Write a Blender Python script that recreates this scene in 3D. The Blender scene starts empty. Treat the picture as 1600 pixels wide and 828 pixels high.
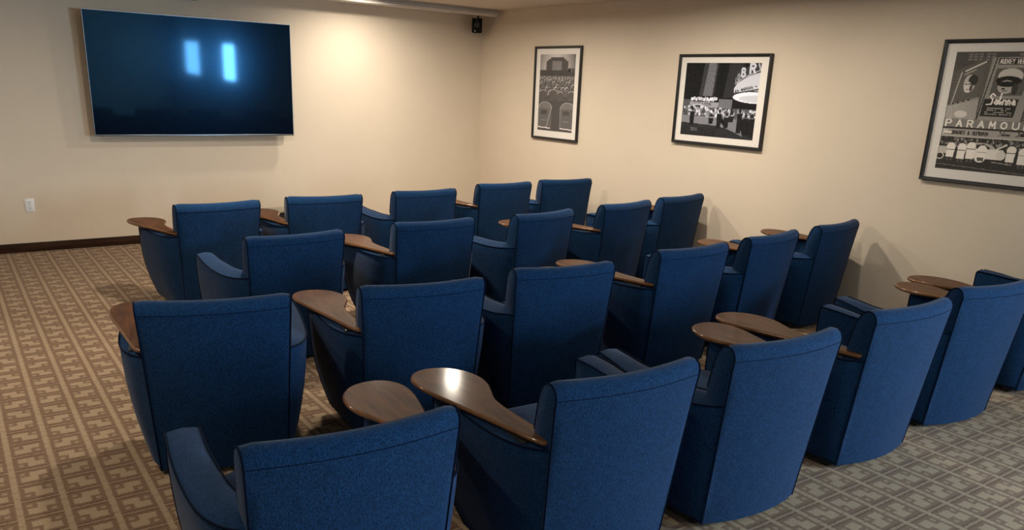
import bpy, bmesh, math, random
import numpy as np
from mathutils import Vector, Matrix
random.seed(7)
col = bpy.context.scene.collection
WX, WY, CZ = 6.31, 9.30, 2.685          # right wall, screen wall, ceiling
LX, BY = -3.2, -6.2                    # left wall, rear wall

# ------------------------------------------------------------------ materials
def new_mat(name):
    m = bpy.data.materials.new(name); m.use_nodes = True
    nt = m.node_tree
    return m, nt, nt.nodes['Principled BSDF']

def plain(name, rgb, rough=.6, metal=0, coat=0, spec=.5, emit=None, es=0):
    m, nt, b = new_mat(name)
    b.inputs['Base Color'].default_value = (*rgb, 1)
    b.inputs['Roughness'].default_value = rough
    b.inputs['Metallic'].default_value = metal
    b.inputs['Coat Weight'].default_value = coat
    b.inputs['Specular IOR Level'].default_value = spec
    if emit:
        b.inputs['Emission Color'].default_value = (*emit, 1)
        b.inputs['Emission Strength'].default_value = es
    return m

def nd(nt, kind, **kw):
    n = nt.nodes.new(kind)
    for k, v in kw.items(): setattr(n, k, v)
    return n

def fabric_mat():
    m, nt, b = new_mat('blue_tweed')
    L = nt.links.new
    tc = nd(nt, 'ShaderNodeTexCoord')
    n1 = nd(nt, 'ShaderNodeTexNoise'); n1.inputs['Scale'].default_value = 260; n1.inputs['Detail'].default_value = 2
    mp = nd(nt, 'ShaderNodeMapping'); mp.inputs['Scale'].default_value = (1, 1, .45)
    n2 = nd(nt, 'ShaderNodeTexNoise'); n2.inputs['Scale'].default_value = 22; n2.inputs['Detail'].default_value = 3
    cr = nd(nt, 'ShaderNodeValToRGB')
    cr.color_ramp.elements[0].position = .32; cr.color_ramp.elements[0].color = (.0038, .0160, .0440, 1)
    cr.color_ramp.elements[1].position = .70; cr.color_ramp.elements[1].color = (.0115, .0480, .1280, 1)
    mx = nd(nt, 'ShaderNodeMix', data_type='RGBA', blend_type='MULTIPLY'); mx.inputs['Factor'].default_value = .35
    cr2 = nd(nt, 'ShaderNodeValToRGB')
    cr2.color_ramp.elements[0].position = .3; cr2.color_ramp.elements[0].color = (.6, .6, .65, 1)
    cr2.color_ramp.elements[1].position = .7; cr2.color_ramp.elements[1].color = (1, 1, 1, 1)
    bp = nd(nt, 'ShaderNodeBump'); bp.inputs['Strength'].default_value = .25; bp.inputs['Distance'].default_value = .002
    L(tc.outputs['Object'], mp.inputs['Vector']); L(mp.outputs[0], n1.inputs['Vector']); L(tc.outputs['Object'], n2.inputs['Vector'])
    L(n1.outputs['Fac'], cr.inputs[0]); L(n2.outputs['Fac'], cr2.inputs[0])
    L(cr.outputs[0], mx.inputs['A']); L(cr2.outputs[0], mx.inputs['B']); L(mx.outputs['Result'], b.inputs['Base Color'])
    L(n1.outputs['Fac'], bp.inputs['Height']); L(bp.outputs[0], b.inputs['Normal'])
    b.inputs['Roughness'].default_value = .92
    b.inputs['Specular IOR Level'].default_value = .06
    b.inputs['Sheen Weight'].default_value = .09
    b.inputs['Sheen Roughness'].default_value = .45
    b.inputs['Sheen Tint'].default_value = (1, .92, .9, 1)
    return m

def wood_mat(name, dark, light, coat=.35, rough=.32, scale=(9, 1.3, 9)):
    m, nt, b = new_mat(name)
    L = nt.links.new
    tc = nd(nt, 'ShaderNodeTexCoord'); mp = nd(nt, 'ShaderNodeMapping'); mp.inputs['Scale'].default_value = scale
    n = nd(nt, 'ShaderNodeTexNoise'); n.inputs['Scale'].default_value = 3.2; n.inputs['Detail'].default_value = 6; n.inputs['Distortion'].default_value = .8
    cr = nd(nt, 'ShaderNodeValToRGB')
    cr.color_ramp.elements[0].position = .3; cr.color_ramp.elements[0].color = (*dark, 1)
    cr.color_ramp.elements[1].position = .72; cr.color_ramp.elements[1].color = (*light, 1)
    L(tc.outputs['Object'], mp.inputs[0]); L(mp.outputs[0], n.inputs['Vector']); L(n.outputs['Fac'], cr.inputs[0]); L(cr.outputs[0], b.inputs['Base Color'])
    b.inputs['Roughness'].default_value = rough; b.inputs['Specular IOR Level'].default_value = .08; b.inputs['Coat Weight'].default_value = coat; b.inputs['Coat Roughness'].default_value = .12
    return m

def paint_mat(name, rgb, amt=.06, rough=.75):
    m, nt, b = new_mat(name)
    L = nt.links.new
    tc = nd(nt, 'ShaderNodeTexCoord')
    n = nd(nt, 'ShaderNodeTexNoise'); n.inputs['Scale'].default_value = 1.3; n.inputs['Detail'].default_value = 3
    cr = nd(nt, 'ShaderNodeValToRGB')
    cr.color_ramp.elements[0].position = .3; cr.color_ramp.elements[0].color = (*[c * (1 - amt) for c in rgb], 1)
    cr.color_ramp.elements[1].position = .7; cr.color_ramp.elements[1].color = (*rgb, 1)
    n2 = nd(nt, 'ShaderNodeTexNoise'); n2.inputs['Scale'].default_value = 160; n2.inputs['Detail'].default_value = 2
    bp = nd(nt, 'ShaderNodeBump'); bp.inputs['Strength'].default_value = .06; bp.inputs['Distance'].default_value = .002
    L(tc.outputs['Object'], n.inputs['Vector']); L(n.outputs['Fac'], cr.inputs[0]); L(cr.outputs[0], b.inputs['Base Color'])
    L(tc.outputs['Object'], n2.inputs['Vector']); L(n2.outputs['Fac'], bp.inputs['Height']); L(bp.outputs[0], b.inputs['Normal'])
    b.inputs['Roughness'].default_value = rough; b.inputs['Specular IOR Level'].default_value = .3
    return m

def carpet_mat():
    m, nt, b = new_mat('patterned_carpet')
    L = nt.links.new
    def val(x):
        if isinstance(x, (int, float)):
            v = nd(nt, 'ShaderNodeValue'); v.outputs[0].default_value = x; return v.outputs[0]
        return x
    def M(op, a, c=None, d=None, clamp=False):
        n = nd(nt, 'ShaderNodeMath', operation=op); n.use_clamp = clamp
        for i, x in enumerate((a, c, d)):
            if x is None: continue
            if isinstance(x, (int, float)): n.inputs[i].default_value = x
            else: L(x, n.inputs[i])
        return n.outputs[0]
    tc = nd(nt, 'ShaderNodeTexCoord')
    wob = nd(nt, 'ShaderNodeTexNoise'); wob.inputs['Scale'].default_value = 75; wob.inputs['Detail'].default_value = 1
    L(tc.outputs['Object'], wob.inputs['Vector'])
    sub = nd(nt, 'ShaderNodeVectorMath', operation='SUBTRACT'); sub.inputs[1].default_value = (.5, .5, .5); L(wob.outputs['Color'], sub.inputs[0])
    sc = nd(nt, 'ShaderNodeVectorMath', operation='SCALE'); sc.inputs['Scale'].default_value = .012; L(sub.outputs[0], sc.inputs[0])
    ad = nd(nt, 'ShaderNodeVectorMath', operation='ADD'); L(tc.outputs['Object'], ad.inputs[0]); L(sc.outputs[0], ad.inputs[1])
    mp = nd(nt, 'ShaderNodeMapping'); mp.inputs['Rotation'].default_value = (0, 0, math.radians(1.6)); L(ad.outputs[0], mp.inputs[0])
    sx = nd(nt, 'ShaderNodeSeparateXYZ'); L(mp.outputs[0], sx.inputs[0])
    U = M('DIVIDE', M('ADD', sx.outputs[0], 17 + CARPET_U), .1705)
    V = M('DIVIDE', M('ADD', sx.outputs[1], 16 + CARPET_V), .1640)
    u = M('FRACT', U); v = M('FRACT', V)
    par = M('MODULO', M('FLOOR', V), 2)
    # mirrored u in alternate rows
    um = M('ADD', M('MULTIPLY', u, M('SUBTRACT', 1, par)), M('MULTIPLY', M('SUBTRACT', 1, u), par))
    def band(x, lo, hi, s=.02):   # soft 1 inside lo..hi
        a = nd(nt, 'ShaderNodeMapRange', interpolation_type='SMOOTHSTEP'); L(x, a.inputs[0]); a.inputs[1].default_value = lo - s; a.inputs[2].default_value = lo + s
        c = nd(nt, 'ShaderNodeMapRange', interpolation_type='SMOOTHSTEP'); L(x, c.inputs[0]); c.inputs[1].default_value = hi - s; c.inputs[2].default_value = hi + s
        return M('SUBTRACT', a.outputs[0], c.outputs[0], clamp=True)
    def box(x0, x1, y0, y1): return M('MULTIPLY', band(um, x0, x1), band(v, y0, y1))
    def mxx(*a):
        r = a[0]
        for x in a[1:]: r = M('MAXIMUM', r, x)
        return r
    # light stripe around u = 0, broken by short darker dashes
    stripe = M('SUBTRACT', 1, band(u, .075, .925))
    dash = mxx(band(v, .20, .26), band(v, .60, .66))
    stripe = M('MULTIPLY', stripe, M('SUBTRACT', 1, M('MULTIPLY', dash, .45)))
    cross = M('SUBTRACT', 1, band(v, .035, .965, .015))
    blocks = mxx(box(.20, .60, .50, .80), box(.42, .82, .20, .52), M('MULTIPLY', box(.70, .82, .62, .76), .75), M('MULTIPLY', box(.20, .32, .24, .38), .75))
    light = mxx(stripe, M('MULTIPLY', cross, .62), blocks)
    dk = mxx(band(v, .055, .10, .015), band(v, .90, .945, .015))
    dk = M('MULTIPLY', dk, M('SUBTRACT', 1, stripe))
    n1 = nd(nt, 'ShaderNodeTexNoise'); n1.inputs['Scale'].default_value = 210; n1.inputs['Detail'].default_value = 2; L(tc.outputs['Object'], n1.inputs['Vector'])
    mix = nd(nt, 'ShaderNodeMix', data_type='RGBA'); L(light, mix.inputs['Factor'])
    mix.inputs['A'].default_value = (.185, .110, .066, 1); mix.inputs['B'].default_value = (.335, .238, .150, 1)
    mix2 = nd(nt, 'ShaderNodeMix', data_type='RGBA'); L(dk, mix2.inputs['Factor']); L(mix.outputs['Result'], mix2.inputs['A']); mix2.inputs['B'].default_value = (.115, .062, .036, 1)
    g = nd(nt, 'ShaderNodeValToRGB'); g.color_ramp.elements[0].position = .3; g.color_ramp.elements[0].color = (.62, .62, .62, 1); g.color_ramp.elements[1].position = .7; g.color_ramp.elements[1].color = (1.12, 1.12, 1.12, 1)
    L(n1.outputs['Fac'], g.inputs[0])
    mul = nd(nt, 'ShaderNodeMix', data_type='RGBA', blend_type='MULTIPLY'); mul.inputs['Factor'].default_value = 1
    L(mix2.outputs['Result'], mul.inputs['A']); L(g.outputs[0], mul.inputs['B']); L(mul.outputs['Result'], b.inputs['Base Color'])
    bp = nd(nt, 'ShaderNodeBump'); bp.inputs['Strength'].default_value = .35; bp.inputs['Distance'].default_value = .004
    L(M('ADD', M('MULTIPLY', light, .6), n1.outputs['Fac']), bp.inputs['Height']); L(bp.outputs[0], b.inputs['Normal'])
    b.inputs['Roughness'].default_value = .95; b.inputs['Specular IOR Level'].default_value = .1
    b.inputs['Sheen Weight'].default_value = .1
    return m
CARPET_U, CARPET_V = 0.0, 0.0

M_FAB = fabric_mat()
M_PIPE = plain('navy_piping', (.003, .007, .020), .9, spec=.05)
M_WOOD = wood_mat('walnut_tablet', (.040, .0155, .0065), (.115, .045, .018), coat=.15, rough=.5)
M_EDGE = wood_mat('walnut_edge', (.085, .035, .013), (.20, .085, .03), coat=.7, rough=.3)
M_BLACK = plain('black_plastic', (.012, .012, .013), .45)
M_BLACKM = plain('black_metal', (.02, .02, .022), .4, .6)
M_WALL = paint_mat('beige_wall_paint', (.690, .590, .475))
M_CEIL = paint_mat('ceiling_paint', (.62, .54, .46), .05, .9)
M_CARPET = carpet_mat()
M_BASE = wood_mat('dark_baseboard_wood', (.020, .010, .006), (.050, .024, .013), coat=.2, rough=.45, scale=(1.3, 1.3, 9))
M_WHITE = plain('white_plastic', (.78, .78, .80), .4)
M_SLOT = plain('dark_slot', (.03, .03, .03), .6)
M_SILVER = plain('silver_trim', (.22, .25, .30), .3, 1)
M_CASE = paint_mat('screen_case_metal', (.52, .48, .45), .05, .45)
M_CASED = plain('screen_case_groove', (.10, .085, .08), .6)
M_FRAME = plain('black_picture_frame', (.010, .010, .011), .35)
M_MAT = plain('cream_mat_board', (.76, .72, .68), .8)
M_SUB = plain('black_speaker_vinyl', (.004, .004, .0045), .7, spec=.2)
M_SUBTOP = plain('olive_gloss_top', (.17, .16, .11), .3, 0, .4)
M_CLOTH = plain('black_grille_cloth', (.008, .008, .009), .9)
M_CONE = plain('speaker_cone', (.02, .02, .021), .5)
M_LED = plain('white_logo', (.9, .9, .9), .4)

def screen_mat():
    m = bpy.data.materials.new('television_glass'); m.use_nodes = True
    nt = m.node_tree; nt.nodes.clear(); L = nt.links.new
    o = nd(nt, 'ShaderNodeOutputMaterial'); d = nd(nt, 'ShaderNodeBsdfDiffuse'); d.inputs[0].default_value = (.002, .002, .003, 1)
    prev = d.outputs[0]
    for rough, c in ((.05, (.0030, .0080, .0135, 1)), (.16, (.0009, .0045, .0105, 1)), (.40, (.0003, .0014, .0034, 1))):
        g = nd(nt, 'ShaderNodeBsdfGlossy'); g.inputs['Roughness'].default_value = rough; g.inputs[0].default_value = c
        a = nd(nt, 'ShaderNodeAddShader'); L(prev, a.inputs[0]); L(g.outputs[0], a.inputs[1]); prev = a.outputs[0]
    L(prev, o.inputs[0]); return m
M_SCREEN = screen_mat()

def glass_mat():
    m = bpy.data.materials.new('picture_glass'); m.use_nodes = True
    nt = m.node_tree; nt.nodes.clear()
    o = nd(nt, 'ShaderNodeOutputMaterial'); t = nd(nt, 'ShaderNodeBsdfTransparent'); g = nd(nt, 'ShaderNodeBsdfGlossy'); g.inputs['Roughness'].default_value = .05
    f = nd(nt, 'ShaderNodeFresnel'); f.inputs['IOR'].default_value = 1.09
    mx = nd(nt, 'ShaderNodeMixShader')
    nt.links.new(f.outputs[0], mx.inputs[0]); nt.links.new(t.outputs[0], mx.inputs[1]); nt.links.new(g.outputs[0], mx.inputs[2]); nt.links.new(mx.outputs[0], o.inputs[0])
    return m
M_GLASS = glass_mat()

def attr_mat():
    m, nt, b = new_mat('printed_photograph')
    a = nd(nt, 'ShaderNodeVertexColor', layer_name='Ink')
    nt.links.new(a.outputs[0], b.inputs['Base Color']); b.inputs['Roughness'].default_value = .6; b.inputs['Specular IOR Level'].default_value = .15
    return m
M_PRINT = attr_mat()

# ------------------------------------------------------------------ helpers
def mesh_obj(name, bm, mats, parent=None, smooth=True, angle=38):
    me = bpy.data.meshes.new(name)
    bmesh.ops.recalc_face_normals(bm, faces=bm.faces)
    if smooth:
        ca = math.radians(angle)
        for f in bm.faces: f.smooth = True
        for e in bm.edges:
            if len(e.link_faces) == 2 and e.calc_face_angle(0) > ca: e.smooth = False
    bm.to_mesh(me); bm.free()
    for m in (mats if isinstance(mats, (list, tuple)) else [mats]): me.materials.append(m)
    o = bpy.data.objects.new(name, me); col.objects.link(o)
    if parent: o.parent = parent
    return o

def empty(name, loc=(0, 0, 0), rz=0):
    o = bpy.data.objects.new(name, None); o.empty_display_size = .1; col.objects.link(o)
    o.location = loc; o.rotation_euler = (0, 0, rz)
    return o

def tag(o, label=None, cat=None, group=None, kind=None):
    if label: o['label'] = label
    if cat: o['category'] = cat
    if group: o['group'] = group
    if kind: o['kind'] = kind
    return o

def box(bm, x0, x1, y0, y1, z0, z1, bevel=0, mi=0, seg=2):
    r = bmesh.ops.create_cube(bm, size=1, matrix=Matrix.Translation(((x0+x1)/2, (y0+y1)/2, (z0+z1)/2)) @ Matrix.Diagonal((abs(x1-x0), abs(y1-y0), abs(z1-z0), 1)))
    fs = set(f for v in r['verts'] for f in v.link_faces)
    for f in fs: f.material_index = mi
    if bevel:
        es = list(set(e for v in r['verts'] for e in v.link_edges))
        bmesh.ops.bevel(bm, geom=es, offset=bevel, segments=seg, affect='EDGES', profile=.5)

def cyl(bm, c, r, h, axis='z', seg=24, r2=None, mi=0):
    rot = {'z': Matrix.Identity(4), 'x': Matrix.Rotation(math.pi/2, 4, 'Y'), 'y': Matrix.Rotation(math.pi/2, 4, 'X')}[axis]
    k = bmesh.ops.create_cone(bm, cap_ends=True, segments=seg, radius1=r, radius2=r if r2 is None else r2, depth=h, matrix=Matrix.Translation(c) @ rot)
    for f in set(f for v in k['verts'] for f in v.link_faces): f.material_index = mi

def loft(bm, rings, caps=True, mi=0):
    """rings: list of equal-length closed loops of points"""
    vs = [[bm.verts.new(p) for p in r] for r in rings]
    n = len(vs[0])
    for i in range(len(vs) - 1):
        for j in range(n):
            f = bm.faces.new((vs[i][j], vs[i][(j+1) % n], vs[i+1][(j+1) % n], vs[i+1][j])); f.material_index = mi
    if caps:
        for r in (vs[0], vs[-1]):
            f = bm.faces.new(r); f.material_index = mi
    return vs

def catmull(pts, n):
    pts = [Vector(p) for p in pts]
    P = [2*pts[0]-pts[1]] + pts + [2*pts[-1]-pts[-2]]
    out = []
    m = len(pts) - 1
    for k in range(n + 1):
        t = k / n * m; i = min(int(t), m - 1); t -= i
        a, b, c, d = P[i:i+4]
        out.append(.5 * ((2*b) + (c-a)*t + (2*a-5*b+4*c-d)*t*t + (3*b-a-3*c+d)*t**3))
    return out

def tube(bm, pts, r, seg=6, closed=False, mi=0):
    pts = [Vector(p) for p in pts]
    n = len(pts); rings = []; up = Vector((.13, .21, .97))
    prev = None
    for i, p in enumerate(pts):
        a = pts[(i-1) % n] if (closed or i > 0) else p
        b = pts[(i+1) % n] if (closed or i < n-1) else p
        t = (b - a).normalized()
        if prev is None:
            s = t.cross(up)
            if s.length < .1: s = t.cross(Vector((1, 0, 0)))
            s.normalize()
        else:
            s = (prev - t * prev.dot(t)).normalized()
        prev = s
        w = t.cross(s)
        rings.append([p + r * (math.cos(2*math.pi*k/seg) * s + math.sin(2*math.pi*k/seg) * w) for k in range(seg)])
    if closed: rings.append(rings[0])
    vs = loft(bm, rings[:-1] if closed else rings, caps=not closed, mi=mi)
    if closed:
        for j in range(seg):
            f = bm.faces.new((vs[-1][j], vs[-1][(j+1) % seg], vs[0][(j+1) % seg], vs[0][j])); f.material_index = mi

# ------------------------------------------------------------------ the room
def slab(name, x0, x1, y0, y1, z0, z1, m):
    bm = bmesh.new(); box(bm, x0, x1, y0, y1, z0, z1)
    return tag(mesh_obj(name, bm, m, smooth=False), kind='structure')
slab('floor', LX, WX, BY, WY, -.05, 0, M_CARPET)
slab('ceiling', LX-.15, WX+.15, BY-.15, WY+.15, CZ, CZ+.1, M_CEIL)
slab('wall_front', LX-.15, WX+.15, WY, WY+.12, -.05, CZ, M_WALL)
bm = bmesh.new()
ys = [BY-.12, -5.1, -3.8, -1.95, -1.05, WY]
for i in range(0, 6, 2): box(bm, WX, WX+.12, ys[i], ys[i+1], -.05, CZ)
for i in (1, 3): box(bm, WX, WX+.12, ys[i], ys[i+1], -.05, 1.22); box(bm, WX, WX+.12, ys[i], ys[i+1], 2.08, CZ)
tag(mesh_obj('wall_right', bm, M_WALL, smooth=False), kind='structure')
slab('wall_left', LX-.12, LX, BY-.12, WY, -.05, CZ, M_WALL)
slab('wall_back', LX, WX, BY-.12, BY, -.05, CZ, M_WALL)
WIN = [(-5.1, -3.8, 1.22, 2.08), (-1.95, -1.05, 1.22, 2.08)]
M_DAY = plain('daylit_window_film', (.6, .7, .8), .5, emit=(.45, .72, 1.0), es=6.0)
for i, (y0, y1, z0, z1) in enumerate(WIN):
    f = .03
    bm = bmesh.new()
    box(bm, WX+.02, WX+.09, y0, y0+f, z0, z1); box(bm, WX+.02, WX+.09, y1-f, y1, z0, z1)
    box(bm, WX+.02, WX+.09, y0+f, y1-f, z0, z0+f); box(bm, WX+.02, WX+.09, y0+f, y1-f, z1-f, z1)
    w = tag(mesh_obj(f'window_{i+1}', bm, M_WHITE, smooth=False), kind='structure')
    bm = bmesh.new(); box(bm, WX+.06, WX+.07, y0+f, y1-f, z0+f, z1-f)
    mesh_obj('window_pane', bm, M_DAY, w, smooth=False)
# baseboards
def baseboard(name, pts):
    bm = bmesh.new()
    (x0, x1, y0, y1) = pts
    box(bm, x0, x1, y0, y1, 0, .092, .004)
    return tag(mesh_obj(name, bm, M_BASE), kind='structure')
baseboard('baseboard_front', (LX, WX, WY-.016, WY))
baseboard('baseboard_right', (WX-.016, WX, BY, WY-.016))
baseboard('baseboard_left', (LX, LX+.016, BY, WY-.016))

# ------------------------------------------------------------------ lounge chair
OUT = catmull([(.309, .0), (.368, .075), (.407, .19), (.421, .34), (.422, .54), (.409, .73)], 16)
OUT = [Vector((p[0], p[1], 0)) for p in [tuple(q)+(0,) if len(q) == 2 else q for q in OUT]]
INN = catmull([(.225, .07), (.272, .15), (.298, .28), (.306, .42), (.306, .58), (.298, .73)], 16)
INN = [Vector((p[0], p[1], 0)) for p in [tuple(q)+(0,) if len(q) == 2 else q for q in INN]]
def AT(y):
    k = [(0, .597), (.1, .591), (.2, .590), (.35, .596), (.5, .608), (.62, .624), (.72, .632)]
    for (a, za), (b, zb) in zip(k, k[1:]):
        if y <= b: return za + (zb-za) * (y-a) / (b-a)
    return k[-1][1]
def fy(z):       # how far forward the front edge reaches at height z (fraction)
    k = [(0, .69), (.06, .76), (.13, .86), (.21, .94), (.32, .985), (.45, 1.0), (.64, 1.0)]
    for (a, fa), (b, fb) in zip(k, k[1:]):
        if z <= b: return fa + (fb-fa) * (z-a) / (b-a)
    return 1
def arm_pt(p, u, z, zt):
    tap = (.24*u*(1-u) + .075*u) * (max(0, 1 - z/zt)) ** 2.3 + (hw(zt) - hw(z)) * (1-u) ** 2
    lean = .101 * (1 - z/.84)
    y = p.y * fy(z) + lean * (1-u)
    return Vector((p.x - tap, y, z))
def build_arm(s, parent, under, bev=.014):
    def arm_top(y): return .604 if under else AT(y)
    def rise(y): return 0 if under else .024 * max(0, min(1, (.70 - y) / .35))
    bm = bmesh.new(); rings = []; N = len(OUT) - 1
    edge_o, edge_i, fr_o, fr_i = [], [], [], []
    for k in range(N + 1):
        u = k / N; po, pi = OUT[k], INN[k]
        zt = arm_top(po.y); lo = .05 if u > .12 else .035
        zs = [lo, .10, .16, .24, .33, .43, .52, zt - bev]
        ring = [arm_pt(po, u, z, zt) for z in zs]
        d = (po - pi).normalized()
        ring.append(arm_pt(po, u, zt, zt) - d*.004 - Vector((0, 0, .004)))
        ring.append(arm_pt(po, u, zt, zt) - d*bev)
        mid = (arm_pt(po, u, zt, zt) + arm_pt(pi, u, zt, zt)) / 2 + Vector((0, 0, .006 + .75*rise(po.y)))
        ring.append(mid)
        up = Vector((0, 0, rise(po.y)))
        ring.append(arm_pt(pi, u, zt, zt) + d*bev + up)
        ring.append(arm_pt(pi, u, zt, zt) + d*.004 - Vector((0, 0, .004)) + up)
        for z in [zt - bev, .52, .43, .33, .2, .1, lo]: ring.append(arm_pt(pi, u, z, zt))
        rings.append([Vector((s*p.x, p.y, p.z)) for p in ring])
        edge_o.append(Vector((s*(po.x+.001), ring[8].y, zt-.002)))
        edge_i.append(Vector((s*(pi.x-.001), ring[12].y, zt-.002+rise(po.y))))
    # round the front end a little
    last = rings[-1]; cx = sum((p for p in last), Vector()) / len(last)
    rings.append([Vector((cx.x + (p.x-cx.x)*.86, p.y+.012, .05 + (p.z-.05)*.985)) for p in last])
    loft(bm, rings)
    arm = mesh_obj('arm', bm, M_FAB, parent)
    # piping along both top edges, over the front and down
    bm = bmesh.new()
    po, pi = OUT[-1], INN[-1]; zt = arm_top(po.y)
    zz = [zt-.02, .52, .42, .32, .24, .16, .10, .055]
    down_o = [Vector((s*(arm_pt(po, 1, z, zt).x-.001), arm_pt(po, 1, z, zt).y+.006, z)) for z in zz]
    down_i = [Vector((s*(arm_pt(pi, 1, z, zt).x+.001), arm_pt(pi, 1, z, zt).y+.006, z)) for z in zz[:4]]
    tube(bm, edge_o + down_o, .0038); tube(bm, edge_i[2:] + down_i, .0038)
    mesh_obj('piping', bm, M_PIPE, arm)
    return arm

BACK = [(.098, .026), (.082, .16), (.063, .31), (.044, .47), (.024, .63), (.008, .75), (.001, .795), (.001, .822), (.011, .844), (.030, .857), (.053, .856), (.074, .840), (.093, .800), (.112, .735), (.131, .65), (.143, .57), (.155, .47), (.165, .40), (.165, .2), (.16, .03)]
def hw(z): return .283 + .0385 * z / .84
def back_pt(s, y, z, front):
    bulge = (.050 - .012*z/.84)
    k = max(0, min(1, (z - .78) / .06)); e = max(0, (abs(s) - .86) / .14)
    return Vector((s * hw(z), y - bulge * (1 - s*s), z - k * (.007 * (1 - s*s) + .010 * e*e)))
def build_back(parent):
    bm = bmesh.new(); rings = []; NS = 18
    for i in range(NS + 1):
        s = -1 + 2*i/NS
        ring = []
        for j, (y, z) in enumerate(BACK):
            q = .005 if abs(s) == 1 else 0
            cy_, cz_ = .07, min(z, .78)
            v = back_pt(s, y, z, j > 9)
            ring.append(v)
        rings.append(ring)
    # slight pillow at ends
    def shrink(ring, dx, k):
        c = Vector((ring[0].x, .08, .45)); return [Vector((p.x + dx, p.y + (.07-p.y)*k, p.z + ((.78-p.z)*k if p.z > .8 else 0))) for p in ring]
    rings = [shrink(rings[0], -.004, .10)] + rings + [shrink(rings[-1], .004, .10)]
    loft(bm, rings)
    b = mesh_obj('backrest', bm, M_FAB, parent)
    bm = bmesh.new()
    for s in (-1, 1):
        pts = [back_pt(s, y, z, False) + Vector((s*.0005, 0, 0)) for (y, z) in BACK[:15]]
        dense = catmull(pts, 44)
        tube(bm, dense, .0037)
    tube(bm, [back_pt(-1+2*i/24, .0005, .797, False) + Vector((0, .0002, 0)) for i in range(25)], .0014, seg=5)
    mesh_obj('piping', bm, M_PIPE, b)
    return b
def build_seat(parent):
    # cushion: wider towards the front, crowned
    bm = bmesh.new(); rings = []
    N = 14
    for i in range(N + 1):
        t = i / N; y = .10 + .62*t
        w = .235 + .065*min(1, t*1.6)
        k = 1.0
        if t > .85: k = math.sqrt(max(0, 1 - ((t-.85)/.17)**2))
        ztop = .42 + .065*k + .008*math.sin(math.pi*t); zbot = .30
        ring = []
        for a in range(13):
            x = -w + 2*w*a/12; c = (1-(abs(x)/w)**4)
            ring.append(Vector((x, y, .36 + (ztop-.36)*(.55+.45*c))))
        for a in range(13):
            x = w - 2*w*a/12
            ring.append(Vector((x, y, zbot)))
        rings.append(ring)
    loft(bm, rings)
    c = mesh_obj('seat_cushion', bm, M_FAB, parent)
    bm = bmesh.new(); rings = []
    for z, yf, w in ((.06, .47, .24), (.12, .54, .255), (.20, .61, .27), (.30, .69, .29)):
        rings.append([Vector((-w*.85, .16, z)), Vector((w*.85, .16, z)), Vector((w, yf-.03, z)), Vector((w-.03, yf, z)), Vector((-w+.03, yf, z)), Vector((-w, yf-.03, z))])
    loft(bm, rings)
    mesh_obj('seat_base', bm, M_FAB, parent)
TAB = [(.302, .045), (.336, .052), (.362, .12), (.395, .24), (.440, .40), (.478, .53), (.502, .64), (.497, .725), (.455, .785), (.385, .805), (.305, .782), (.250, .72), (.228, .64), (.235, .565), (.262, .495), (.288, .42), (.294, .33), (.288, .22), (.280, .10), (.284, .058)]
def build_tablet(s, parent):
    pts = [(s*(x-.014*min(1, y/.6)), .05+(y-.05)*1.1, 0) for x, y in TAB]
    n = len(pts); P = [Vector(p) for p in pts]; dense = []
    for i in range(n):
        a, b, c, d = P[(i-1) % n], P[i], P[(i+1) % n], P[(i+2) % n]
        for k in range(5):
            t = k/5; dense.append(.5*((2*b)+(c-a)*t+(2*a-5*b+4*c-d)*t*t+(3*b-a-3*c+d)*t**3))
    def zb(y): return .6135
    def ring(inset, dz):
        out = []
        m = len(dense)
        for i, p in enumerate(dense):
            t = (dense[(i+1) % m] - dense[i-1]).normalized(); nrm = Vector((t.y, -t.x, 0)) * s
            q = p - nrm*inset
            out.append(Vector((q.x, q.y, zb(q.y)+dz)))
        return out
    bm = bmesh.new()
    rings = [ring(.016, 0), ring(.006, .005), ring(0, .012), ring(0, .018), ring(.003, .022), ring(.007, .024)]
    vs = loft(bm, rings, mi=1)
    for f in bm.faces:
        if len(f.verts) > 10 and f.calc_center_median().z > zb(.4)+.012: f.material_index = 0
    t = mesh_obj('writing_tablet', bm, [M_WOOD, M_EDGE], parent)
    for p in t.data.polygons:
        if len(p.vertices) > 10: p.use_smooth = False
    bm = bmesh.new()
    box(bm, min(s*.33, s*.37), max(s*.33, s*.37), .12, .50, .585, .6145, .003)
    mesh_obj('tablet_bracket', bm, M_BLACK, parent)
    return t
def build_casters(parent):
    for x, y in ((-.262, .16), (.262, .16), (-.27, .48), (.27, .48)):
        bm = bmesh.new()
        cyl(bm, (x, y, .046), .010, .04, 'z', 12)
        box(bm, x-.019, x+.019, y-.022, y+.018, .040, .056, .004)
        c = mesh_obj('caster', bm, M_BLACK, parent)
        for d in (-.011, .011):
            bm = bmesh.new(); cyl(bm, (x+d, y-.004, .0245), .0245, .014, 'x', 20)
            mesh_obj('wheel', bm, M_BLACK, c)
def build_chair(side):
    r = empty('lounge_chair')
    build_back(r); build_arm(-1, r, side == -1); build_arm(1, r, side == 1); build_seat(r); build_tablet(side, r); build_casters(r)
    return r
def copy_tree(o, parent=None):
    c = o.copy(); col.objects.link(c); c.parent = parent
    for ch in list(kids[o.name]): copy_tree(ch, c)
    return c
protoL, protoR = build_chair(-1), build_chair(1)
kids = {}
for o in list(col.objects): kids[o.name] = []
for o in list(col.objects):
    if o.parent: kids[o.parent.name].append(o)

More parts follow.
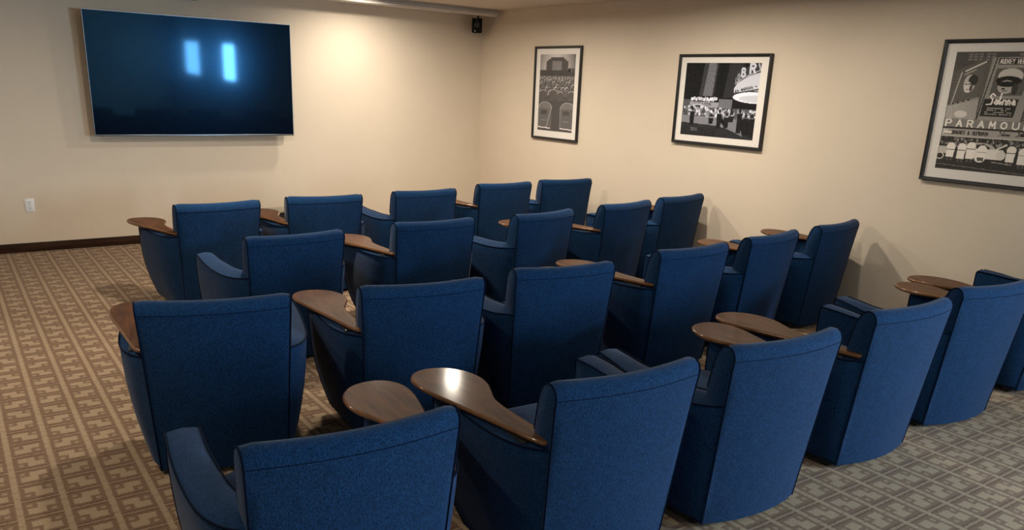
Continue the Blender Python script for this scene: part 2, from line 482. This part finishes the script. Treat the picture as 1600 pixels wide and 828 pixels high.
ROWN = {'A': 'front row nearest the television', 'B': 'second row from the television', 'C': 'third row from the television', 'D': 'rear row nearest the camera'}
SPOT = {
 'A1': (1.8549, 6.2438, .0428, 'L'),
 'A2': (2.7531, 6.315, -.096, 'L'),
 'A3': (3.7557, 6.3641, .0105, 'R'),
 'A4': (4.8099, 6.5807, .0079, 'L'),
 'A5': (5.6676, 6.6441, -.0944, 'R'),
 'B1': (1.8841, 4.7727, .029, 'R'),
 'B2': (2.9595, 4.8708, -.0188, 'L'),
 'B3': (3.9755, 4.8806, .1425, 'R'),
 'B4': (5.018, 5.036, .1325, 'L'),
 'B5': (5.895, 5.185, .1194, 'R'),
 'C1': (.9764, 3.4545, -.2597, 'L'),
 'C2': (1.9394, 3.2925, -.1651, 'L'),
 'C3': (2.8327, 3.2784, -.143, 'R'),
 'C4': (3.9572, 3.3381, -.0012, 'L'),
 'C5': (4.8964, 3.4184, .1078, 'R'),
 'C6': (5.865, 3.517, .1208, 'R'),
 'D1': (.9014, 1.8909, -.0814, 'R'),
 'D2': (1.916, 1.8369, -.0886, 'L'),
 'D3': (2.776, 1.7964, -.0873, 'R'),
 'D4': (3.8055, 1.8183, -.0592, 'L'),
 'D5': (4.7055, 1.8233, -.150, 'R'),
 'D6': (5.84, 1.83, 0, 'L')}
LAB = {
 'A1': 'blue lounge chair at the left end of the front row, below the television',
 'A2': 'blue lounge chair second from left in the front row, beside the black subwoofer',
 'A3': 'blue lounge chair in the middle of the front row, left arm bare',
 'A4': 'blue lounge chair of the front row standing in front of the room corner line',
 'A5': 'blue lounge chair at the right end of the front row, below the car park picture',
 'B1': 'blue lounge chair at the left end of the second row, bare curved left arm',
 'B2': 'blue lounge chair second from left in the second row, pale-lit tablet on left arm',
 'B3': 'blue lounge chair in the middle of the second row, bare left arm, tablet tip peeking',
 'B4': 'blue lounge chair second from the wall in the second row, tablet on left arm',
 'B5': 'blue lounge chair by the right wall in the second row, left of its wall shadow',
 'C1': 'blue lounge chair at the aisle end of the third row, dark tablet jutting left',
 'C2': 'blue lounge chair second from the aisle in the third row, curved tablet on left arm',
 'C3': 'blue lounge chair third from the aisle in the third row, bare left arm',
 'C4': 'blue lounge chair fourth from the aisle in the third row, long tablet on left arm',
 'C5': 'blue lounge chair second from the wall in the third row, tablet beyond its back',
 'C6': 'blue lounge chair by the right wall in the third row, beside a peaked shadow',
 'D1': 'blue lounge chair nearest the camera at bottom left, bare curved left arm',
 'D2': 'blue lounge chair second from left in the nearest row, big walnut tablet on left arm',
 'D3': 'bright blue lounge chair third from left in the nearest row, bare left arm',
 'D4': 'bright blue lounge chair fourth from left in the nearest row, caster showing below',
 'D5': 'blue lounge chair fifth in the nearest row, tablet pointing at the wall beyond its back',
 'D6': 'blue lounge chair cut off by the right edge of the photo'}
used = {'L': False, 'R': False}
for k, (x, y, a, sd) in SPOT.items():
    proto = protoL if sd == 'L' else protoR
    if not used[sd]: o = proto; used[sd] = True
    else: o = copy_tree(proto)
    o.location = (x, y, 0); o.rotation_euler = (0, 0, a)
    tag(o, LAB[k], 'chair', 'blue lounge chairs with wooden writing tablets')

# ------------------------------------------------------------------ television
tv = tag(empty('television', (2.58, WY, 1.743)), 'large black flat television tilted on the beige wall', 'television')
W2, H2, T = 1.036, .592, .045
face_y = 9.13 - WY
def tilt(o): o.rotation_euler = (math.radians(-TVT), 0, 0); o.location = (0, face_y, 0); return o
TVT = -1.1
bm = bmesh.new(); box(bm, -W2, W2, .004, T, -H2, H2, .006)
tilt(mesh_obj('television_housing', bm, M_BLACK, tv))
bm = bmesh.new(); box(bm, -W2+.006, W2-.006, .0, .006, -H2+.012, H2-.006)
tilt(mesh_obj('television_screen', bm, M_SCREEN, tv, smooth=False))
bm = bmesh.new()
box(bm, -W2, W2, -.003, .012, -H2-.006, -H2+.009, .002)
box(bm, -W2-.001, -W2+.002, -.001, .02, -H2, H2); box(bm, W2-.002, W2+.001, -.001, .02, -H2, H2); box(bm, -W2, W2, -.001, .02, H2-.002, H2+.001)
tilt(mesh_obj('silver_bezel', bm, M_SILVER, tv))
bm = bmesh.new()
box(bm, -.35, .35, -.02, -.0006, -.22, .22, .003)
for x in (-.25, .25): box(bm, x-.02, x+.02, face_y+T, -.015, -.25, .25, .003)
mesh_obj('wall_bracket', bm, M_BLACKM, tv)

# ------------------------------------------------------------------ outlet
o_ = tag(empty('wall_outlet', (.903, WY, .466)), 'white wall outlet on the beige wall near the left edge', 'outlet')
bm = bmesh.new(); box(bm, -.041, .041, -.007, 0, -.066, .066, .003); mesh_obj('cover_plate', bm, M_WHITE, o_)
for z in (-.028, .028):
    bm = bmesh.new(); cyl(bm, (0, -.008, z), .019, .004, 'y', 24); r = mesh_obj('receptacle', bm, M_WHITE, o_)
    bm = bmesh.new()
    for x in (-.008, .008): box(bm, x-.0018, x+.0018, -.0112, -.009, z-.002, z+.008)
    cyl(bm, (0, -.0102, z-.009), .0032, .002, 'y', 12)
    mesh_obj('socket_slots', bm, M_SLOT, r, smooth=False)
bm = bmesh.new(); cyl(bm, (0, -.0075, 0), .003, .003, 'y', 12); mesh_obj('screw', bm, M_SILVER, o_)

# ------------------------------------------------------------------ projection screen case under the ceiling
ps = tag(empty('projector_screen', (0, 8.90, CZ)), 'long pale metal projection screen case under the ceiling, beside the wall corner', 'projector screen')
XA, XB = -.9, 6.215
bm = bmesh.new()
sec = [(-.055, 0), (-.068, -.018), (-.070, -.046), (-.060, -.068), (-.035, -.078), (.035, -.078), (.06, -.068), (.07, -.046), (.068, -.018), (.055, 0)]
loft(bm, [[Vector((x, y, z)) for y, z in sec] for x in (XA, XA+2, XA+4, XB)])
mesh_obj('case_body', bm, M_CASE, ps, angle=25)
bm = bmesh.new()
for z in (-.026, -.046): box(bm, XA, XB, -.0715, -.068, z-.0016, z+.0016)
mesh_obj('case_groove', bm, M_CASED, ps, smooth=False)
for x in (XA, XB):
    bm = bmesh.new(); loft(bm, [[Vector((x+d, y*1.06, z*1.05)) for y, z in sec] for d in (-.012, .012)])
    mesh_obj('end_cap', bm, M_CASE, ps, angle=25)
for x in (1.2, 3.4, 5.55):
    bm = bmesh.new(); loft(bm, [[Vector((x+d, y*1.04, z*1.03)) for y, z in sec] for d in (-.02, .02)])
    mesh_obj('mounting_band', bm, M_CASE, ps, angle=25)

# ------------------------------------------------------------------ speakers
sp = tag(empty('surround_speaker', (6.12, 9.13, 2.415), math.radians(-40)), 'small black speaker mounted high in the wall corner', 'speaker')
bm = bmesh.new()
loft(bm, [[Vector((x*w, y*w, z)) for x, y in ((-.066, -.05), (.066, -.05), (.052, .05), (-.052, .05))] for z, w in ((0, .9), (.012, 1), (.165, 1), (.175, .93))])
mesh_obj('speaker_cabinet', bm, M_SUB, sp)
bm = bmesh.new(); cyl(bm, (0, -.052, .095), .038, .008, 'y', 32, r2=.030); mesh_obj('speaker_cone', bm, M_CONE, sp)
bm = bmesh.new(); cyl(bm, (0, -.052, .15), .012, .006, 'y', 24); mesh_obj('tweeter', bm, M_CONE, sp)
bm = bmesh.new(); cyl(bm, (-.025, -.051, .022), .007, .004, 'y', 20); mesh_obj('maker_badge', bm, M_LED, sp)
bm = bmesh.new(); box(bm, -.02, .02, .045, .10, .07, .13, .004); cyl(bm, (0, .06, .20), .012, .08, 'z', 12); mesh_obj('wall_bracket', bm, M_BLACKM, sp)

cs = tag(empty('centre_speaker', (2.50, WY, 2.565)), 'black centre speaker high on the wall above the television', 'speaker')
bm = bmesh.new(); box(bm, -.17, .17, -.12, -.01, -.055, .055, .012); mesh_obj('speaker_cabinet', bm, M_SUB, cs)
bm = bmesh.new(); box(bm, -.16, .16, -.126, -.119, -.047, .047, .003); mesh_obj('speaker_grille', bm, M_CLOTH, cs)
bm = bmesh.new(); box(bm, -.05, .05, -.011, -.0006, -.03, .03); mesh_obj('wall_bracket', bm, M_BLACKM, cs)

sb = tag(empty('subwoofer', (3.33, 8.86, 0)), 'black floor subwoofer with greyish top between the two left front row chairs', 'speaker')
bm = bmesh.new(); box(bm, -.185, .185, -.15, .15, .02, .335, .006); mesh_obj('speaker_cabinet', bm, M_SUB, sb)
bm = bmesh.new(); box(bm, -.20, .20, -.165, .165, .335, .352, .004); mesh_obj('cabinet_top', bm, M_SUBTOP, sb)
bm = bmesh.new(); box(bm, -.165, .165, -.156, -.149, .04, .315, .003); mesh_obj('speaker_grille', bm, M_CLOTH, sb)
for x in (-.15, .15):
    for y in (-.12, .12):
        bm = bmesh.new(); cyl(bm, (x, y, .01), .016, .02, 'z', 16); mesh_obj('foot', bm, M_BLACK, sb)

# ------------------------------------------------------------------ framed photographs
FONT = {
 'A': [[(0, 0), (.5, 1), (1, 0)], [(.2, .38), (.8, .38)]], 'B': [[(0, 0), (0, 1), (.7, 1), (.85, .78), (.7, .54), (0, .54)], [(.7, .54), (1, .28), (.75, 0), (0, 0)]],
 'C': [[(1, .85), (.6, 1), (.15, .8), (0, .5), (.15, .2), (.6, 0), (1, .15)]], 'D': [[(0, 0), (0, 1), (.6, 1), (1, .6), (1, .4), (.6, 0), (0, 0)]],
 'E': [[(1, 0), (0, 0), (0, 1), (1, 1)], [(0, .52), (.8, .52)]], 'G': [[(1, .85), (.6, 1), (.15, .8), (0, .5), (.15, .2), (.6, 0), (1, .2), (1, .48), (.6, .48)]],
 'H': [[(0, 0), (0, 1)], [(1, 0), (1, 1)], [(0, .5), (1, .5)]], 'I': [[(.5, 0), (.5, 1)]], 'J': [[(.9, 1), (.9, .2), (.5, 0), (.1, .2)]],
 'K': [[(0, 0), (0, 1)], [(1, 1), (0, .45)], [(.3, .6), (1, 0)]], 'L': [[(0, 1), (0, 0), (1, 0)]], 'M': [[(0, 0), (.08, 1), (.5, .3), (.92, 1), (1, 0)]],
 'N': [[(0, 0), (0, 1), (1, 0), (1, 1)]], 'O': [[(.5, 0), (.1, .2), (0, .5), (.1, .8), (.5, 1), (.9, .8), (1, .5), (.9, .2), (.5, 0)]],
 'P': [[(0, 0), (0, 1), (.75, 1), (1, .75), (.75, .48), (0, .48)]], 'R': [[(0, 0), (0, 1), (.75, 1), (1, .75), (.75, .5), (0, .5)], [(.5, .5), (1, 0)]],
 'S': [[(1, .88), (.6, 1), (.1, .88), (.1, .6), (.9, .42), (.95, .12), (.5, 0), (0, .12)]], 'T': [[(.5, 0), (.5, 1)], [(0, 1), (1, 1)]],
 'U': [[(0, 1), (0, .25), (.5, 0), (1, .25), (1, 1)]], 'Y': [[(0, 1), (.5, .5), (1, 1)], [(.5, .5), (.5, 0)]], '&': [[(1, 0), (.2, .7), (.4, 1), (.7, .8), (.1, .3), (.4, 0), (.9, .4)]], '-': [[(0, .5), (1, .5)]], ' ': [],
}
class Pic:
    def __init__(s, w, h, v): s.w, s.h = w, h; s.a = np.full((h, w), float(v)); s.Y, s.X = np.mgrid[0:h, 0:w]; s.X = (s.X+.5)/w; s.Y = (s.Y+.5)/h
    def rect(s, x0, y0, x1, y1, v, k=1): m = (s.X >= x0) & (s.X < x1) & (s.Y >= y0) & (s.Y < y1); s.a[m] = s.a[m]*(1-k)+v*k
    def ell(s, cx, cy, rx, ry, v, k=1, half=None):
        m = ((s.X-cx)/rx)**2 + ((s.Y-cy)/ry)**2 < 1
        if half == 'top': m &= s.Y < cy
        if half == 'left': m &= s.X < cx
        if half == 'bot': m &= s.Y > cy
        s.a[m] = s.a[m]*(1-k)+v*k
    def arc(s, cx, cy, rx, ry, v, t, y1=9):
        d = ((s.X-cx)/rx)**2 + ((s.Y-cy)/ry)**2; m = (d < 1) & (d > (1-t)) & (s.Y < y1); s.a[m] = v
    def poly(s, P, v, k=1):
        m = np.zeros(s.a.shape, bool); n = len(P)
        for i in range(n):
            (x0, y0), (x1, y1) = P[i], P[(i+1) % n]
            if y0 == y1: continue
            c = ((s.Y >= min(y0, y1)) & (s.Y < max(y0, y1)) & (s.X < x0 + (s.Y-y0)*(x1-x0)/(y1-y0))); m ^= c
        s.a[m] = s.a[m]*(1-k)+v*k
    def line(s, x0, y0, x1, y1, v, w=.006):
        asp = s.h/s.w; X, Y = s.X, s.Y*asp; ay, by = y0*asp, y1*asp
        dx, dy = x1-x0, by-ay; L2 = dx*dx+dy*dy+1e-12
        t = np.clip(((X-x0)*dx+(Y-ay)*dy)/L2, 0, 1); d = np.hypot(X-x0-t*dx, Y-ay-t*dy); s.a[d < w] = v
    def text(s, txt, x, y, cw, ch, v, w=.004, gap=.35, slope=0, grow=0):
        for c in txt:
            for pl in FONT.get(c, []):
                for (a, b), (c2, d) in zip(pl, pl[1:]): s.line(x+a*cw, y-b*ch, x+c2*cw, y-d*ch + slope*0, v, w)
            x += cw*(1+gap); y += slope*cw; cw *= 1+grow; ch *= 1+grow
    def noise(s, amp, seed=1):
        r = np.random.RandomState(seed); s.a = np.clip(s.a + r.randn(*s.a.shape)*amp, 0, 1)
def art_one():
    p = Pic(128, 250, .12); R = np.random.RandomState(3)
    p.a[:] = .115
    sky = np.clip(.52 - .9*np.abs(p.X-.45)**1.5 - .2*np.abs(p.Y-.15), .08, .6); m = p.Y < .21; p.a[m] = sky[m]
    for x0, y0, x1 in ((.18, .09, .80), (.23, .065, .74), (.30, .04, .68)): p.rect(x0, y0, x1, .22, .09)
    p.rect(.35, .09, .62, .205, .20); p.rect(.0, .205, 1, .28, .075)
    for i in range(18): p.ell(.8+.2*R.rand(), .195+.01*R.rand(), .02, .02, .3*R.rand())
    for row in range(9):
        y = .285 + .016*row + .0024*row*row; k = .020+.0055*row; n = int(1.1/(k*2.5)) + 1
        for i in range(n):
            x = (i+.5*(row % 2)+R.rand()*.5)*k*2.5; g = (.62 if R.rand() < .5 else .25)*(.6+.4*R.rand())
            p.ell(x, y+k*.45, k, k*.62, g); p.ell(x+k*.15, y+k*.62, k*.86, k*.58, .06+.07*R.rand())
    p.rect(0, .54, 1, 1, .085)
    for x, y, s in ((.12, .47, .12), (.42, .46, .13), (.62, .49, .11), (.92, .48, .12)):
        p.ell(x, y+.05, s, .06, .10); p.arc(x, y+.05, s, .06, .55, .14, y+.02)
    p.line(.0, .60, .45, .585, .16, .006); p.line(.55, .58, 1, .575, .16, .005)
    for cx in (.2, .84):
        p.ell(cx, .70, .20, .085, .17); p.rect(cx-.20, .70, cx+.20, .95, .13); p.arc(cx, .70, .20, .085, .42, .12, .70)
        p.line(cx-.20, .70, cx-.19, .95, .25, .008); p.line(cx+.18, .69, cx+.06 if cx < .5 else cx+.17, .95, .32, .008)
        p.rect(cx-.12, .73, cx+.06, .78, .08); p.line(cx-.12, .86, cx+.04, .86, .24, .005); p.line(cx-.18, .955, cx+.16, .962, .62, .012)
    p.noise(.012); return p
def art_two():
    p = Pic(190, 150, .02); R = np.random.RandomState(5)
    p.a[:] = .012
    p.poly([(.26, 0), (.45, 0), (.42, .45), (.22, .45)], .05); p.poly([(.32, 0), (.43, 0), (.40, .45), (.27, .45)], .13)
    for i in range(5): p.line(.335+.02*i, 0, .29+.024*i, .44, .20, .004)
    p.poly([(.60, 0), (.78, 0), (.70, .46), (.55, .46)], .035)
    p.rect(.5, .48, .68, .60, .16); p.rect(0, .50, .14, .60, .10)
    for i in range(26): p.ell(.12+.36*i/26, .50-.025*R.rand(), .012, .022, .3+.5*R.rand())
    p.rect(.1, .525, .50, .60, .30); p.text('THEATER', .16, .575, .026, .03, .05, .003)
    p.ell(.22, .60, .09, .05, .45); p.ell(.22, .61, .07, .04, .06)
    p.rect(0, .60, 1, .74, .10)
    for i in range(150): p.ell(R.rand(), .60+.12*R.rand(), .008+.012*R.rand(), .012+.018*R.rand(), .65*R.rand())
    p.rect(.08, .73, .55, .80, .30); p.poly([(.0, .72), (.5, .74), (.62, .86), (0, .84)], .22)
    p.poly([(0, .82), (.5, .84), (1, .95), (1, 1), (0, 1)], .035); p.rect(0, .88, .5, 1, .03)
    p.poly([(.58, .72), (.78, .74), (.86, .96), (.62, .86)], .20)
    for x, y, h in ((.15, .63, .22), (.42, .70, .12), (.53, .64, .24), (.63, .68, .18), (.69, .66, .12), (.80, .62, .30), (.88, .68, .26), (.96, .68, .28)):
        p.ell(x, y, .018, .026, .03); p.poly([(x-.035, y+.04), (x+.035, y+.04), (x+.025, y+h), (x-.03, y+h)], .018)
    # curved marquee
    p.poly([(.68, .30), (.70, .10), (1, .0), (1, .52), (.80, .50), (.69, .44)], .05)
    p.poly([(.68, .34), (.72, .26), (.85, .17), (1, .12), (1, .36), (.85, .36), (.69, .40)], .50)
    p.ell(.98, .445, .30, .075, .70); p.ell(1.0, .46, .24, .045, .50); p.line(.69, .40, 1, .335, .06, .007)
    p.text('EN MORGAN - HAL', .705, .385, .017, .030, .03, .0035, slope=-.38, grow=.014)
    p.line(.69, .27, .80, .18, .45, .004); p.line(.80, .18, 1, .09, .45, .004)
    p.text('I', .685, .27, .02, .07, .25, .006); p.text('O', .715, .225, .025, .08, .30, .007); p.text('B', .765, .175, .040, .10, .50, .010); p.text('R', .865, .125, .060, .11, .52, .012); p.line(.965, .02, .99, .08, .4, .010)
    p.text('TEN', .14, .93, .025, .04, .16, .003)
    p.noise(.008); return p
def art_three():
    p = Pic(200, 310, .1); R = np.random.RandomState(9)
    p.a[:] = .09
    for i in range(5):
        for j in range(3): p.rect(.14+.055*i+.02*(i > 2), .015+.022*j, .18+.055*i+.02*(i > 2), .030+.022*j, .19)
    for i in range(4): p.rect(.66+.08*i, .015, .71+.08*i, .035, .2)
    p.poly([(0, .17), (.30, .06), (.42, .1), (.42, .5), (0, .5)], .12)
    p.poly([(.06, .2), (.34, .10), (.30, .44), (.03, .5)], .13); p.line(.10, .17, .04, .46, .42, .006)
    p.line(.14, .16, .33, .085, .5, .010); p.line(.13, .19, .24, .15, .4, .006)
    p.ell(.20, .265, .062, .075, .42); p.ell(.235, .235, .05, .045, .05); p.ell(.19, .295, .04, .045, .55); p.ell(.225, .30, .015, .03, .1); p.line(.16, .27, .22, .265, .06, .006); p.line(.175, .315, .205, .312, .08, .004)
    # ribbed light panels below the side signs
    for cx in (.17, 1.03):
        p.poly([(cx-.17, .45), (cx+.16, .37), (cx+.17, .56), (cx-.17, .56)], .26)
        for k in range(12): p.line(cx-.16, .462+.0085*k, cx+.16, .395+.0142*k, .50, .0028)
        p.ell(cx, .52, .07, .03, .62, .7)
    for k in range(4): p.ell(.06+.055*k, .435-.012*k, .010, .008, .04)
    # centre tower
    p.poly([(.40, .05), (.86, .04), (.80, .60), (.34, .60)], .27)
    for k in range(34): p.line(.38, .06+.016*k, .84, .06+.016*k, .33, .0015)
    p.line(.44, .05, .345, .58, .04, .006); p.line(.86, .05, .80, .60, .06, .005)
    p.rect(.46, .055, .84, .105, .05); p.text('AUDREY HEPBURN', .475, .098, .0185, .035, .62, .004, gap=.38)
    p.poly([(.455, .135), (.80, .13), (.76, .35), (.43, .36)], .12)
    p.ell(.61, .195, .125, .060, .48); p.ell(.60, .235, .13, .038, .03); p.ell(.585, .285, .085, .055, .38); p.ell(.59, .262, .10, .022, .03); p.ell(.56, .30, .02, .008, .04); p.ell(.675, .30, .03, .05, .06); p.line(.56, .318, .60, .314, .06, .005)
    p.poly([(.39, .385), (.74, .38), (.72, .53), (.375, .53)], .045)
    # script title and small lines
    def script(x, y, k, v, w):
        S = [[(.30, .85), (.15, 1), (.02, .8), (.2, .55), (.16, .2), (-.12, .15)], [(.42, .55), (.32, .3), (.42, .2), (.5, .5), (.5, .2)], [(.56, .25), (.66, 1), (.6, .25), (.74, .4), (.66, .2)], [(.80, .2), (.84, .55), (.95, .5)], [(1.0, .5), (.99, .2)], [(1.08, .2), (1.12, .55), (1.22, .45), (1.22, .2)], [(1.42, .55), (1.32, .3), (1.42, .2), (1.48, .5), (1.52, .2)]]
        for pl in S:
            for (a, b), (c, d) in zip(pl, pl[1:]): p.line(x+a*k, y-b*k*.62, x+c*k, y-d*k*.62, v, w)
    script(.445, .448, .175, .75, .008)
    for j, (a, b) in enumerate(((.44, .68), (.42, .66), (.40, .70), (.40, .70))): 
        for i in range(16): 
            if R.rand() < .75: p.rect(a+(b-a)*i/16, .455+.017*j, a+(b-a)*(i+.75)/16, .463+.017*j, .42)
    p.poly([(.88, .10), (1, .10), (1, .5), (.82, .5)], .15); p.ell(1.0, .26, .05, .09, .35); p.line(.90, .12, .85, .5, .3, .004)
    for k in range(5): p.rect(.90, .12+.05*k, .94, .145+.05*k, .33)
    # marquee letters
    p.rect(0, .56, 1, .63, .22)
    for i, c in enumerate('PARAMOUNT'): p.text(c, .03+.118*i, .625, .058, .055, .72, .0085)
    p.rect(0, .633, 1, .642, .05); p.rect(0, .645, 1, .705, .33); p.rect(0, .703, 1, .712, .45)
    p.text('BOGART & HEPBURN', .12, .69, .017, .030, .04, .0045, gap=.42); script(.02, .69, .06, .7, .004); script(.62, .69, .07, .06, .004); script(.80, .69, .10, .04, .005)
    # crowd, car, white coats
    p.rect(0, .712, 1, 1, .055)
    for i in range(120): p.ell(R.rand()*.9, .72+.07*R.rand(), .010, .010, .35*R.rand())
    p.rect(0, .80, .16, .86, .45); p.arc(.03, .885, .045, .03, .6, .4)
    p.ell(.44, .80, .17, .05, .40); p.ell(.46, .80, .10, .035, .05); p.rect(.34, .80, .70, .885, .62); p.ell(.68, .845, .05, .04, .55); p.ell(.47, .885, .055, .032, .66); p.ell(.47, .885, .032, .018, .12)
    p.line(.62, .80, .72, .755, .6, .010)
    for x, y, h in ((.14, .78, .11), (.26, .78, .12), (.36, .765, .13), (.48, .785, .09), (.78, .775, .12), (.90, .785, .12)):
        p.ell(x, y-.012, .022, .016, .06); p.ell(x, y+.02, .048, .035, .75); p.poly([(x-.045, y+.02), (x+.045, y+.02), (x+.04, y+h), (x-.045, y+h)], .72); p.line(x-.045, y+.045, x+.045, y+.045, .08, .004)
        p.rect(x-.03, y+h, x-.012, y+h+.03, .12); p.rect(x+.01, y+h, x+.028, y+h+.03, .12)
    p.line(.60, .905, .80, .915, .4, .004); p.line(.95, .93, 1, .933, .5, .006); p.line(0, .955, 1, .985, .25, .003)
    p.noise(.015); return p
def framed(yl, yr, z0, z1, pic, px, py, label, tint):
    w, h = yl-yr, z1-z0
    t = tag(empty('framed_picture', (WX, yl, z0), math.radians(-90)), label, 'picture', 'black framed cinema photographs')
    # local x runs right, local y points into the wall
    f, d = .026, .032
    bm = bmesh.new()
    o = [(0, 0), (w, 0), (w, h), (0, h)]
    prof = [(0, 0), (0, -d), (.004, -d-.002), (f-.006, -d), (f, -d+.008), (f, 0)]
    rings = [[Vector((i if a == 0 else w-i, y, i if b == 0 else h-i)) for i, y in prof] for a, b in ((0, 0), (1, 0), (1, 1), (0, 1))]
    rings.append(rings[0]); vs = []
    for r in rings[:4]: vs.append([bm.verts.new(p) for p in r])
    for i in range(4):
        A, B = vs[i], vs[(i+1) % 4]
        for j in range(len(prof)): bm.faces.new((A[j], A[(j+1) % len(prof)], B[(j+1) % len(prof)], B[j]))
    mesh_obj('picture_frame', bm, M_FRAME, t, smooth=False)
    bm = bmesh.new(); a0, a1, b0, b1 = px[0]*w, px[1]*w, h-py[1]*h, h-py[0]*h
    yb = -.014
    V = {}
    for i, x in enumerate((f*.6, a0, a1, w-f*.6)):
        for j, z in enumerate((f*.6, b0, b1, h-f*.6)): V[i, j] = bm.verts.new((x, yb, z))
    for i in range(3):
        for j in range(3):
            if (i, j) != (1, 1): bm.faces.new((V[i, j], V[i+1, j], V[i+1, j+1], V[i, j+1]))
    mo = mesh_obj('mat_board', bm, M_MAT, t, smooth=False)
    so = mo.modifiers.new('thickness', 'SOLIDIFY'); so.thickness = .002; so.offset = -1
    # print
    H, W = pic.a.shape
    vx = np.linspace(a0-.002, a1+.002, W+1); vz = np.linspace(b1+.002, b0-.002, H+1)
    XX, ZZ = np.meshgrid(vx, vz)
    verts = np.stack([XX.ravel(), np.full(XX.size, yb+.003), ZZ.ravel()], 1)
    ii = np.arange(H)[:, None]*(W+1) + np.arange(W)[None, :]
    quads = np.stack([ii, ii+W+1, ii+W+2, ii+1], -1).reshape(-1, 4)
    me = bpy.data.meshes.new('photo_print'); me.from_pydata(verts.tolist(), [], quads.tolist())
    ca = me.color_attributes.new('Ink', 'FLOAT_COLOR', 'CORNER')
    g = np.repeat(np.clip(pic.a.ravel()**1.15*1.45, 0, .9), 4)
    cc = np.stack([g*tint[0], g*tint[1], g*tint[2], np.ones_like(g)], 1).astype(np.float32)
    ca.data.foreach_set('color', cc.ravel()); me.materials.append(M_PRINT)
    po = bpy.data.objects.new('photo_print', me); col.objects.link(po); po.parent = t
    bm = bmesh.new(); box(bm, f*.7, w-f*.7, -.021, -.019, f*.7, h-f*.7); mesh_obj('glass_pane', bm, M_GLASS, t, smooth=False)
framed(8.113, 7.258, 1.184, 2.249, art_one(), (.115, .875), (.085, .905), 'tall framed photograph of parked cars before a big outdoor screen, nearest the corner', (1.0, .93, .92))
framed(5.779, 4.69, 1.304, 2.146, art_two(), (.085, .900), (.095, .90), 'wide framed night photograph of a street crowd below a curved marquee', (.92, .94, 1.08))
framed(3.187, 2.335, 1.217, 2.231, art_three(), (.115, .885), (.085, .905), 'tall framed photograph of a theatre front, cut by the right photo edge', (1.0, .93, .86))

# ------------------------------------------------------------------ lights
def area(name, loc, size, power, color, rot=(0, 0, 0), shape='DISK', size_y=None, spread=180):
    l = bpy.data.lights.new(name, 'AREA'); l.shape = shape; l.size = size
    if size_y: l.size_y = size_y
    l.energy = power; l.color = color; l.spread = math.radians(spread)
    o = bpy.data.objects.new(name, l); col.objects.link(o); o.location = loc; o.rotation_euler = rot
    return o
WARM = (1.0, .90, .75)
LAMPS = [(4.35, 8.55, 22), (4.6, 7.2, 50), (2.1, 5.7, 56), (4.9, 5.0, 42), (-.3, 6.0, 25), (-.4, 3.4, 24), (5.0, 3.4, 12)]  # last one is unseen fill, added to brighten the right wall
M_LENS = plain('warm_lamp_lens', (.9, .85, .75), .5, emit=WARM, es=4)
for i, (x, y, p) in enumerate(LAMPS):
    d = tag(empty('ceiling_downlight', (x, y, CZ)), 'unseen round recessed warm ceiling light above the room', 'ceiling light', 'recessed ceiling lights')
    bm = bmesh.new()
    loft(bm, [[Vector((r*math.cos(t*math.pi/16), r*math.sin(t*math.pi/16), z)) for t in range(32)] for r, z in ((.085, 0), (.10, 0), (.10, -.008), (.085, -.008), (.082, 0))], caps=False)
    mesh_obj('trim_ring', bm, M_WHITE, d)
    bm = bmesh.new(); cyl(bm, (0, 0, -.002), .08, .004, 'z', 32); mesh_obj('lamp_lens', bm, M_LENS, d)
    area('downlight', (x, y, CZ-.012), .14, p, WARM, spread=172)
COOL = (.60, .82, 1.0)
for (y0, y1, z0, z1), p in zip(WIN, (230, 320)):
    area('window_daylight', (WX+.03, (y0+y1)/2, (z0+z1)/2), z1-z0-.07, p, COOL, (0, math.radians(90), 0), 'RECTANGLE', y1-y0-.07)

w = bpy.data.worlds.new('World'); bpy.context.scene.world = w; w.use_nodes = True
w.node_tree.nodes['Background'].inputs[0].default_value = (.5, .7, 1, 1); w.node_tree.nodes['Background'].inputs[1].default_value = .3

# ------------------------------------------------------------------ camera
f_px, yaw, pitch, roll = 1249.139, .6454452, .3085243, .0397989
cy, sy, cp, sp_ = math.cos(yaw), math.sin(yaw), math.cos(pitch), math.sin(pitch)
F = Vector((sy*cp, cy*cp, -sp_)); Rt = Vector((cy, -sy, 0)); U = Rt.cross(F)
c, s = math.cos(roll), math.sin(roll)
r = c*Rt + s*U; u = -s*Rt + c*U
cam = bpy.data.cameras.new('camera'); co = bpy.data.objects.new('camera', cam); col.objects.link(co)
co.matrix_world = Matrix(((r.x, u.x, -F.x, 0), (r.y, u.y, -F.y, 0), (r.z, u.z, -F.z, 1.783), (0, 0, 0, 1)))
cam.sensor_fit = 'HORIZONTAL'; cam.sensor_width = 36; cam.lens = f_px*36/1600; cam.shift_y = 119/1600
cam.clip_start = .05
sc = bpy.context.scene; sc.camera = co
sc.view_settings.view_transform = 'Standard'; sc.view_settings.look = 'None'; sc.view_settings.exposure = .2; sc.view_settings.gamma = 1
sc.view_settings.use_curve_mapping = False
